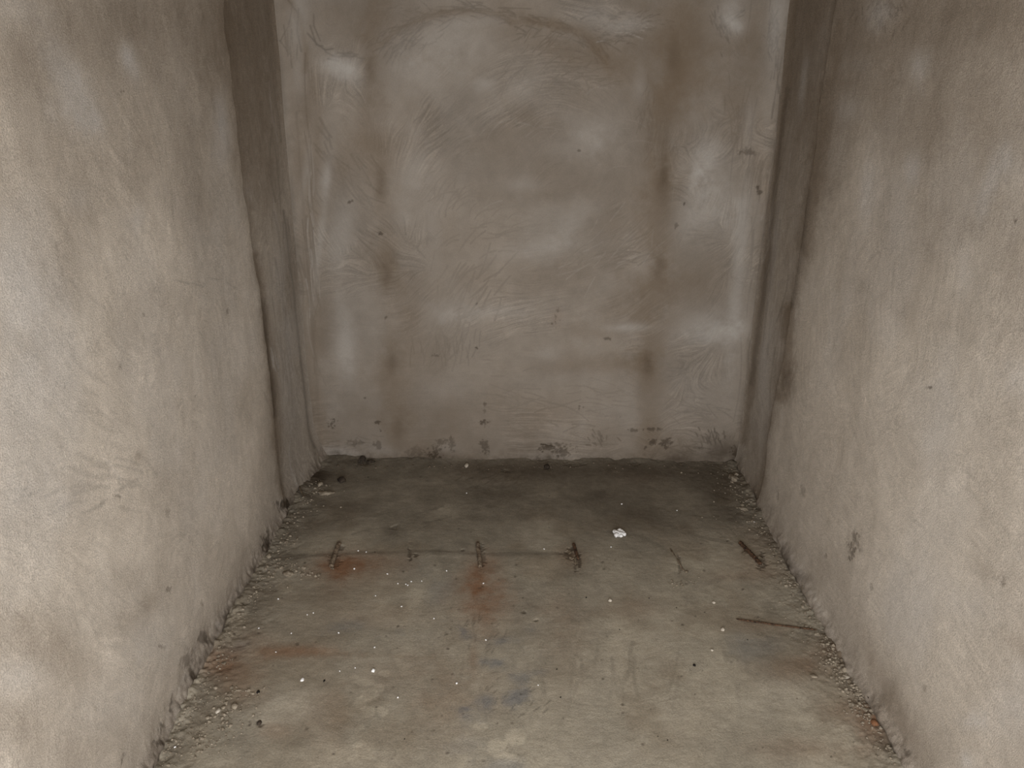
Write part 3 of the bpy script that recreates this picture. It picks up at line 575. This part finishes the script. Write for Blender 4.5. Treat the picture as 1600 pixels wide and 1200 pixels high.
for x, y, rx, ry, a in [(905, 876, 3, 14, .7), (893, 858, 7, 4, .75), (888, 868, 8, 7, .55), (899, 878, 2.5, 14, .5), (640, 865, 2, 10, .6), (650, 868, 3, 3, .6), (855, 730, 6, 3, .7), (1190, 875, 6, 12, .6), (752, 868, 5, 16, .3), (532, 856, 4, 4, .3), (524, 878, 7, 9, .3), (1137, 843, 2, 1.5, .8), (1062, 880, 2, 12, .4), (1060, 872, 1.5, 8, .5), (617, 823, 6, 3, .45), (723, 860, 4, 2, .6), (790, 735, 5, 2, .5), (992, 725, 9, 2.5, .75), (900, 725, 14, 3, .5), (570, 722, 10, 4, .6), (405, 1129, 4, 4, .5), (390, 1128, 2, 4, .5), (820, 958, 4, 2, .6), (838, 970, 3, 2, .5)]:
    W.blob('dark', x, y, rx, ry, -10 if x == 640 else 0, a, .5, .5, 'max')
    W.blob('h', x, y, rx, ry, 0, -.003, .4, .5)
# silt heaped along the walls
W.h += .012*np.exp(-np.maximum(sx-XL-.01, 0)/.035)*(1+.5*W.w) + .012*np.exp(-np.maximum(XR-sx-.01, 0)/.035)*(1+.5*W.w) + .008*np.exp(-np.maximum(YB-ty-.01, 0)/.03)*(1+.5*W.w)
sil = np.exp(-np.maximum(sx-XL, 0)/.08) + np.exp(-np.maximum(XR-sx, 0)/.08)
W.dark += .28*sil*(.7+.4*W.w); W.h += .002*sil*W.wf; W.val += .10*sil*fbm(s, t, 70, 70, 3, 481)
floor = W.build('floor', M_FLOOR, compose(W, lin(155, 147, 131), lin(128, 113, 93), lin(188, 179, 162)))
floor['label'] = 'bare dirty concrete floor with rust patches and round drip marks'
FL = W
def floor_z(x, y):
    i = min(max(np.searchsorted(FL.s, x), 0), FL.shape[0]-1); j = min(max(np.searchsorted(FL.t, y), 0), FL.shape[1]-1)
    return float(FL.h[max(i-1, 0):i+2, max(j-1, 0):j+2].mean())
def spot(px, py):
    p = on_floor(px, py)
    for _ in range(3): p = on_floor(px, py, floor_z(p[0], p[1]))
    return Vector(p)
#@@SHELL
# ================================================================== ceiling, and the doorway wall behind the camera
def flat_mat(name, c1, c2):
    return rock_mat(name, c1, c2, 9, .15, .95)
M_CEIL = flat_mat('ceiling_concrete', (105, 98, 88), (128, 120, 108))
M_FRONT = flat_mat('front_render', (140, 131, 119), (158, 149, 136))
def box_obj(name, boxes, mat):
    bm = bmesh.new()
    for (x0, y0, z0, x1, y1, z1) in boxes:
        r = bmesh.ops.create_cube(bm, size=1)
        for v in r['verts']:
            v.co = Vector(((x0+x1)/2+v.co.x*(x1-x0), (y0+y1)/2+v.co.y*(y1-y0), (z0+z1)/2+v.co.z*(z1-z0)))
    me = bpy.data.meshes.new(name); bm.to_mesh(me); bm.free(); me.materials.append(mat)
    o = bpy.data.objects.new(name, me); C.objects.link(o); o['kind'] = 'structure'
    return o
box_obj('ceiling', [(XL-.1, YF-.1, ZT, XR+.1, YB+.1, ZT+.12)], M_CEIL)
DZ = 1.55                                                # the front is open below an unseen lintel, kept low to dim the wall tops
box_obj('wall_front', [(XL-.1, YF-.12, DZ, XR+.1, YF, ZT)], M_FRONT)

# daylight coming in through the open front
wd = bpy.data.worlds.new('daylight'); bpy.context.scene.world = wd; wd.use_nodes = True
wd.node_tree.nodes['Background'].inputs[0].default_value = (1.0, .98, .95, 1); wd.node_tree.nodes['Background'].inputs[1].default_value = 0.3
al = bpy.data.lights.new('front_daylight', 'AREA'); al.shape = 'RECTANGLE'; al.size = XR-XL-.06; al.size_y = DZ-.3; al.energy = 61; al.color = (.985, .985, 1.0)
lo = bpy.data.objects.new('front_daylight', al); C.objects.link(lo); lo.location = ((XL+XR)/2, YF+.02, DZ/2+.1); lo.rotation_euler = (math.radians(90), 0, 0)
#@@THINGS
# ================================================================== things lying on the floor
M_REBAR = rock_mat('rusty_cement_crusted_steel', (74, 58, 44), (138, 124, 106), 90, .8, .85)
M_RUST = rock_mat('dark_rust', (34, 27, 22), (104, 78, 58), 170, .9, .9)
M_WHITE = rock_mat('white_crumb', (228, 227, 225), (247, 247, 246), 120, .5, .8)
M_CHIP = rock_mat('pale_mortar_chip', (168, 158, 142), (196, 188, 174), 90, .5)
M_STONE = rock_mat('grey_brown_stone', (110, 99, 84), (158, 147, 130), 90, .6)
M_DSTONE = rock_mat('dark_stone', (44, 38, 32), (74, 64, 54), 90, .6)
M_SILT = rock_mat('silt_crumb', (84, 74, 62), (118, 106, 92), 90, .6)
M_BLACK = rock_mat('black_grit', (16, 14, 12), (34, 29, 25), 90, .5)
M_CRUST = rock_mat('crumbling_mortar', (92, 80, 66), (132, 120, 102), 120, .9)
M_WOOD = rock_mat('weathered_sliver', (78, 66, 52), (112, 98, 80), 80, .4)

def mesh_obj(name, bm, mat, parent=None, smooth=True):
    me = bpy.data.meshes.new(name); bm.to_mesh(me); bm.free(); me.materials.append(mat)
    if smooth:
        for p in me.polygons: p.use_smooth = True
    o = bpy.data.objects.new(name, me); C.objects.link(o)
    if parent: o.parent = parent
    return o
def tag(o, label, cat, group=None):
    o['label'] = label; o['category'] = cat
    if group: o['group'] = group
    return o
def rock_bm(rx, ry, rz, seed, sub=2, rough=.28, bm=None, at=(0, 0, 0), rot=0.0, cut=True):
    own = bm is None
    if own: bm = bmesh.new()
    g = random.Random(seed)
    r = bmesh.ops.create_icosphere(bm, subdivisions=sub, radius=1)
    planes = [(Vector((g.gauss(0, 1), g.gauss(0, 1), g.gauss(0, .8))).normalized(), g.uniform(.55, .9)) for _ in range(7)] if cut else []
    ph = [Vector((g.uniform(-3, 3), g.uniform(-3, 3), g.uniform(-3, 3))) for _ in range(4)]
    cr, sr = math.cos(rot), math.sin(rot)
    for v in r['verts']:
        p = v.co.copy()
        for n, d in planes:
            k = p.dot(n)-d
            if k > 0: p -= n*k*.85
        q = 1+rough*sum(math.sin(p.dot(h)*(1.3+i)+i)*(.45/(i+1)) for i, h in enumerate(ph))
        p = Vector((p.x*q*rx, p.y*q*ry, p.z*q*rz))
        v.co = Vector((at[0]+p.x*cr-p.y*sr, at[1]+p.x*sr+p.y*cr, at[2]+p.z))
    return bm
def px_m(px, py):
    d = spot(px, py)-Vector(EYE); return d.dot(Vector(fw))/F          # metres per photo pixel at that spot
def bar_bm(p, q, r, ribs=True, seed=0, n=12, wob=.08):
    """a reinforcing bar from p to q with rolled ribs and a rough, corroded skin"""
    bm = bmesh.new(); g = random.Random(seed)
    d = q-p; L = d.length; d.normalize()
    a = d.cross(Vector((0, 0, 1))).normalized(); b = a.cross(d)
    N = max(10, int(L/.0022)); rings = []
    bend = [g.uniform(-1, 1) for _ in range(4)]
    for i in range(N+1):
        f = i/N
        off = a*(math.sin(f*5+bend[0])*r*.25*bend[1]) + b*(math.sin(f*4+bend[2])*r*.15*bend[3])
        c = p+d*(L*f)+off
        rib = 1+(.13 if ribs and (i % 4) < 2 else 0)
        end = .8 if i in (0, N) else 1
        rings.append([bm.verts.new(c+(a*math.cos(t)+b*math.sin(t))*r*rib*end*(1+g.gauss(0, wob))) for t in [2*math.pi*k/n for k in range(n)]])
    for i in range(N):
        for k in range(n):
            bm.faces.new([rings[i][k], rings[i][(k+1) % n], rings[i+1][(k+1) % n], rings[i+1][k]])
    bm.faces.new(rings[0][::-1]); bm.faces.new(rings[-1])
    return bm
def empty(name, loc):
    o = bpy.data.objects.new(name, None); C.objects.link(o); o.location = loc; o.empty_display_size = .02
    return o
def rebar(p0, p1, r, label, mat, seed, lift0=.0, lift1=.0, crusts=(), ribs=True):
    a, b = spot(*p0), spot(*p1)
    a.z += r*.55+lift0; b.z += r*.55+lift1
    base = (a+b)/2; base.z -= r*.55
    e = tag(empty('rebar_stub', base), label, 'rebar', 'rebar stubs cast into the floor')
    mesh_obj('steel_bar', bar_bm(a-base, b-base, r, ribs, seed), mat, e)
    for i, (px, py, rx, ry, rz) in enumerate(crusts):
        c = spot(px, py)-base; k = px_m(px, py)
        c.z += rz*k*.2
        mesh_obj('mortar_crust', rock_bm(rx*k, ry*k, rz*k, seed*10+i, 3, .5, at=c), M_CRUST, e)
    return e
rebar((530, 851), (517, 887), .0068, 'leftmost rebar stub on the floor, leaning left beside a brown rust patch', M_REBAR, 1, .004, .0, [(520, 889, 3.4, 2, 1.5)])
rebar((747, 850), (750, 887), .0062, 'straight rebar stub pointing at the camera above the longest rust stain', M_REBAR, 2, .003, .0, [])
rebar((896, 851), (903, 874), .0052, 'short crusted rebar stub in a dark crumbled pit, third from the left wall', M_RUST, 3, .001, -.002, [(890, 864, 4, 5, 3), (893, 872, 4, 4, 2), (899, 876, 3, 9, 2)])
rebar((1047, 857), (1069, 892), .0032, 'thin buried rebar stub barely showing between white lump and right wall', M_REBAR, 4, -.003, -.003, [(1060, 877, 3, 2, 2), (1072, 894, 3, 3, 2)], False)
rebar((1156, 849), (1188, 883), .0064, 'black and rust-red rebar stub nearest the right wall, in a chipped groove', M_RUST, 5, .0, .001, [(1164, 866, 5, 6, 3), (1186, 872, 5, 3, 2)])
# rusty tie wire
def wire(pts, r, name, label, cat, mat, seed):
    P = [spot(*q)+Vector((0, 0, r*.8)) for q in pts]
    base = P[len(P)//2].copy(); base.z -= r
    bm = bmesh.new(); g = random.Random(seed); rings = []
    S = []
    for i in range(len(P)-1):
        for k in range(10): S.append(P[i].lerp(P[i+1], k/10))
    S.append(P[-1])
    for i, c in enumerate(S):
        d = (S[min(i+1, len(S)-1)]-S[max(i-1, 0)]).normalized(); a = d.cross(Vector((0, 0, 1))).normalized(); b = a.cross(d)
        taper = min(1, .35+min(i, len(S)-1-i)*.12)
        rings.append([bm.verts.new(c-base+(a*math.cos(t)+b*math.sin(t))*r*taper*(1+g.gauss(0, .14))) for t in [2*math.pi*k/8 for k in range(8)]])
    for i in range(len(rings)-1):
        for k in range(8): bm.faces.new([rings[i][k], rings[i][(k+1) % 8], rings[i+1][(k+1) % 8], rings[i+1][k]])
    bm.faces.new(rings[0][::-1]); bm.faces.new(rings[-1])
    o = mesh_obj(name, bm, mat); o.location = base
    return tag(o, label, cat)
wire([(1150, 968), (1162, 970), (1185, 973), (1210, 977), (1235, 980), (1258, 983), (1276, 985)], .0026, 'rusty_wire', 'long thin rusty wire lying on the floor near the right wall', 'wire', M_RUST, 8)
wire([(463, 756), (468, 763), (474, 777)], .004, 'wood_sliver', 'thin dark sliver leaning in the back left corner at the foot of the left wall', 'sliver', M_WOOD, 9)

def stone(px, py, wx, wy, name, label, cat, mat, seed, group=None, hz=None, rough=.28, sub=2, sink=.25, parent=None):
    p = spot(px, py); k = px_m(px, py)
    rx = wx*k/2; sl = max(.35, -ray(px, py)[2]); ry = wy*k/2/sl; rz = (hz*k if hz else min(rx, ry)*.7)
    o = mesh_obj(name, rock_bm(rx, ry, rz, seed, sub, rough), mat)
    o.location = p+Vector((0, 0, rz*(1-2*sink)*.8))
    return tag(o, label, cat, group)
# white foam lump made of several knobs
p = spot(967, 836); k = px_m(967, 836)
bm = rock_bm(7*k, 6*k, 5*k, 31, 3, .35)
for dx, dy, r in [(6, 3, 4.5), (8, -1, 4), (-5, -4, 4.5), (2, -5, 4), (1, 5, 4.5), (-6, 3, 4)]:
    rock_bm(r*k, r*1.1*k, r*.8*k, int(40+dx), 2, .3, bm=bm, at=(dx*k, dy*1.5*k, 0))
o = mesh_obj('white_lump', bm, M_WHITE); o.location = p+Vector((0, 0, 3.2*k))
tag(o, 'bright white knobbly lump lying alone on the dark rear floor', 'lump')
stone(1129, 984, 7.5, 6.5, 'pebble', 'cream round pebble to the left of the rusty wire', 'pebble', M_CHIP, 51)
o = stone(953, 938, 6, 5, 'plaster_chip', 'pale angular plaster chip in the middle of the floor, below the white lump', 'chip', M_CHIP, 52, rough=.6)
stone(473, 1062, 6, 6, 'white_crumb', 'white angular crumb on the left floor, above a black fleck', 'crumb', M_WHITE, 53, rough=.5)
stone(583, 1048, 6.5, 5.5, 'white_crumb', 'white triangular crumb on the floor above the left drip marks', 'crumb', M_WHITE, 54, rough=.6)
stone(366, 1105, 13, 10, 'stone', 'largest grey stone on the left edge of the floor, in the rubble', 'stone', M_STONE, 55)
stone(341, 1111, 9, 10, 'stone', 'pale upright stone just left of the largest stone in the left rubble', 'stone', M_CHIP, 56)
stone(325, 1122, 8, 6, 'stone', 'small grey stone left of the two biggest stones by the left wall', 'stone', M_STONE, 57)
stone(500, 758, 11, 7, 'stone', 'flat grey stone in the back left corner of the floor', 'stone', M_STONE, 58)
stone(508, 772, 24, 7, 'mortar_flake', 'broad pale mortar flake in front of the flat stone in the back left corner', 'flake', M_STONE, 59, hz=2, rough=.6, sub=3)
stone(535, 752, 14, 7, 'stone', 'dark broken stone right of the flat stone in the back left corner', 'stone', M_DSTONE, 60, rough=.5)
stone(729, 728, 8, 6, 'pebble', 'light pebble against the foot of the back wall', 'pebble', M_CHIP, 61)
stone(855, 730, 10, 6, 'stone', 'dark stone against the foot of the back wall, right of its middle', 'stone', M_DSTONE, 62)
stone(1146, 748, 15, 10, 'mortar_lump', 'pale crumbled mortar lump in the back right corner of the floor', 'lump', M_STONE, 63, rough=.6, sub=3)
stone(1160, 795, 16, 7, 'mortar_flake', 'flat pale mortar flake by the right wall, behind the black and rust-red rebar', 'flake', M_STONE, 64, hz=2, rough=.6, sub=3)
stone(1357, 1093, 14, 12, 'stone', 'dark grey stone wedged at the foot of the right wall', 'stone', M_DSTONE, 65)
stone(1366, 1129, 11, 12, 'rust_lump', 'orange-brown rusty lump in the grit at the foot of the right wall', 'lump', rock_mat('orange_rust', (104, 70, 46), (134, 94, 66), 90, .6), 66)
stone(1322, 1058, 12, 7, 'stone', 'flat pale stone near the right wall, left of the rubble', 'stone', M_CHIP, 67, hz=2)
stone(1271, 1057, 14, 7, 'stone', 'flat dull stone set in the floor to the left of the right-hand rubble', 'stone', M_STONE, 68, hz=1.6)
stone(420, 870, 9, 7, 'stone', 'round grey stone at the foot of the left wall, level with the rebar row', 'stone', M_STONE, 69)
stone(450, 897, 16, 9, 'mortar_lump', 'pale crumbled mortar lump on the floor left of the leftmost rebar', 'lump', M_STONE, 70, rough=.6, sub=3, hz=3)
stone(1113, 1016, 5, 4, 'pebble', 'small pale pebble below the cream round one', 'pebble', M_CHIP, 71)
stone(1115, 942, 6, 4, 'pebble', 'small pale pebble on the floor above the cream round one', 'pebble', M_CHIP, 72)
stone(1085, 1040, 4.6, 4.6, 'black_speck', 'single black speck alone on the clean floor to the right of centre', 'speck', M_BLACK, 73)
stone(403, 1082, 6, 5, 'black_speck', 'black speck at the edge of the rusty rubble on the left', 'speck', M_BLACK, 74)
stone(507, 1064, 3.4, 4.2, 'black_speck', 'black speck to the right of a white angular crumb on the left floor', 'speck', M_BLACK, 75)
stone(405, 1130, 8, 8, 'stone', 'dark round stone on the front left floor, right of the rubble', 'stone', M_DSTONE, 76)
# dark elbow of pipe poking out at the foot of the back wall
p = spot(565, 724); k = px_m(565, 724)
e = tag(empty('pipe_end', p), 'small dark pipe end sticking out at the foot of the back wall, left side', 'pipe')
bm = bmesh.new()
R1, R0 = 5*k, 3*k
ring = [[bm.verts.new((math.cos(a)*r, y, 2.5*k+math.sin(a)*r)) for a in [2*math.pi*i/20 for i in range(20)]] for r, y in ((R1, .03), (R1, -.004), (R0, -.004), (R0, .02))]
for i in range(3):
    for j in range(20): bm.faces.new([ring[i][j], ring[i][(j+1) % 20], ring[i+1][(j+1) % 20], ring[i+1][j]])
bm.faces.new(ring[3])
mesh_obj('pipe_collar', bm, M_DSTONE, e)
mesh_obj('mortar_crust', rock_bm(7*k, 4*k, 4*k, 90, 2, .5, at=(13*k, .004, 2*k)), M_DSTONE, e)

# countable tiny white crumbs scattered over the floor: one built, the rest copied
first = None
for i, (x, y, d) in enumerate([(435, 936, 3.2), (404, 982, 2.8), (480, 961, 2.6), (490, 958, 2.4), (529, 989, 3.4), (585, 1012, 3.2), (531, 1049, 2.4), (622, 912, 2.6), (634, 913, 2.6), (637, 915, 3), (643, 909, 2.6), (659, 908, 2.4), (627, 948, 3), (678, 967, 3), (714, 1068, 3.6), (759, 1000, 3.2), (755, 912, 3.2), (841, 1071, 2.4),
                                (554, 889, 3.4), (605, 897, 3), (572, 863, 2.6), (560, 861, 2.6), (698, 892, 3), (971, 788, 3), (729, 771, 2.4), (955, 855, 2.4), (850, 858, 2.8), (273, 1168, 4.2), (555, 1044, 2.6), (622, 1090, 3.2), (431, 1019, 2.6), (455, 990, 2.8), (1058, 798, 2.2), (587, 931, 2.4), (1178, 816, 2.6)]):
    p = spot(x, y); k = px_m(x, y)
    if first is None:
        first = mesh_obj('white_fleck', rock_bm(.0026, .003, .0022, 101, 1, .4), M_WHITE); o = first
    else:
        o = first.copy(); C.objects.link(o)
    sc_ = d*k/2/.0026
    o.scale = (sc_, sc_, sc_); o.rotation_euler = (0, 0, i*1.7); o.location = p+Vector((0, 0, .0012*sc_))
    tag(o, 'tiny bright white fleck scattered on the bare concrete floor', 'fleck', 'tiny white flecks on the floor')
# dark flecks
first = None
for i, (x, y, d) in enumerate([(1014, 935, 2.4), (916, 934, 2.6), (1057, 950, 2.2), (632, 1155, 2.6), (876, 1090, 2.6), (1168, 1000, 2.2), (968, 984, 2.2), (870, 1046, 2.4), (586, 863, 2.2), (575, 746, 2), (1043, 1157, 2.4), (1028, 1151, 2.2), (1101, 957, 2)]):
    p = spot(x, y); k = px_m(x, y)
    if first is None:
        first = mesh_obj('dark_fleck', rock_bm(.0026, .003, .002, 121, 1, .4), M_BLACK); o = first
    else:
        o = first.copy(); C.objects.link(o)
    sc_ = d*k/2/.0026
    o.scale = (sc_, sc_, sc_); o.rotation_euler = (0, 0, i*2.1); o.location = p+Vector((0, 0, .001*sc_))
    tag(o, 'tiny dark fleck scattered on the bare concrete floor', 'fleck', 'tiny dark flecks on the floor')

# grit and silt crumbs along the walls: nobody could count them
def grit(name, label, zones, mat, seed):
    g = random.Random(seed); bm = bmesh.new()
    for (pts, spread, n, lo_, hi_) in zones:
        for _ in range(n):
            i = g.randrange(len(pts)-1); f = g.random()
            x = pts[i][0]+(pts[i+1][0]-pts[i][0])*f+abs(g.gauss(0, spread))*(1 if pts[0][0] < 800 else -1); y = pts[i][1]+(pts[i+1][1]-pts[i][1])*f+g.gauss(0, 3)
            if 1140 < x < 1202 and 838 < y < 896: continue
            p = spot(x, y); k = px_m(x, y); r = g.uniform(lo_, hi_)*k/2*(.6+g.random()**3)
            if not (XL+.012 < p.x < XR-.012 and p.y < YB-.015): continue
            rock_bm(r*g.uniform(.8, 1.5), r*g.uniform(.8, 1.5), r*.8, g.randrange(9999), 1, .35, bm=bm, at=(p.x, p.y, p.z+r*.25), rot=g.uniform(0, 3))
    o = mesh_obj(name, bm, mat, None, False); o['kind'] = 'stuff'
    return tag(o, label, 'grit')
LW = [(488, 752), (455, 805), (422, 872), (388, 925), (338, 1005), (308, 1065), (276, 1130), (248, 1196)]
RW = [(1146, 735), (1180, 795), (1205, 845), (1238, 898), (1268, 952), (1302, 1012), (1325, 1052), (1362, 1112), (1408, 1195)]
grit('loose_grit', 'loose grey grit along the foot of the left wall', [(LW, 16, 420, 2, 4.5), (LW, 40, 160, 1.5, 3.2), ([(340, 1100), (310, 1140), (290, 1180)], 30, 160, 2, 5), ([(430, 880), (470, 900)], 16, 60, 2, 5), ([(335, 1095), (360, 1075)], 24, 60, 2, 5)], M_STONE, 3)
grit('loose_grit', 'loose grey grit along the foot of the right wall', [(RW, 12, 380, 2, 4.5), (RW, 40, 160, 1.5, 3), ([(1310, 1030), (1350, 1085), (1385, 1140)], 16, 220, 2.5, 6), ([(1100, 905), (1060, 915)], 16, 40, 1.5, 3), ([(1240, 905), (1265, 915)], 20, 50, 2, 4)], M_STONE, 4)
grit('dark_silt', 'dark crumbs of silt along the foot of the back wall', [([(505, 732), (640, 730), (800, 730), (960, 731), (1130, 728)], 14, 130, 1.5, 3.6)], M_SILT, 5)

# ------------------------------------------------------------------ view
sc = bpy.context.scene
sc.view_settings.view_transform = 'Standard'; sc.view_settings.look = 'None'; sc.view_settings.gamma = 1
sc.view_settings.exposure = 0.0; sc.view_settings.use_curve_mapping = False
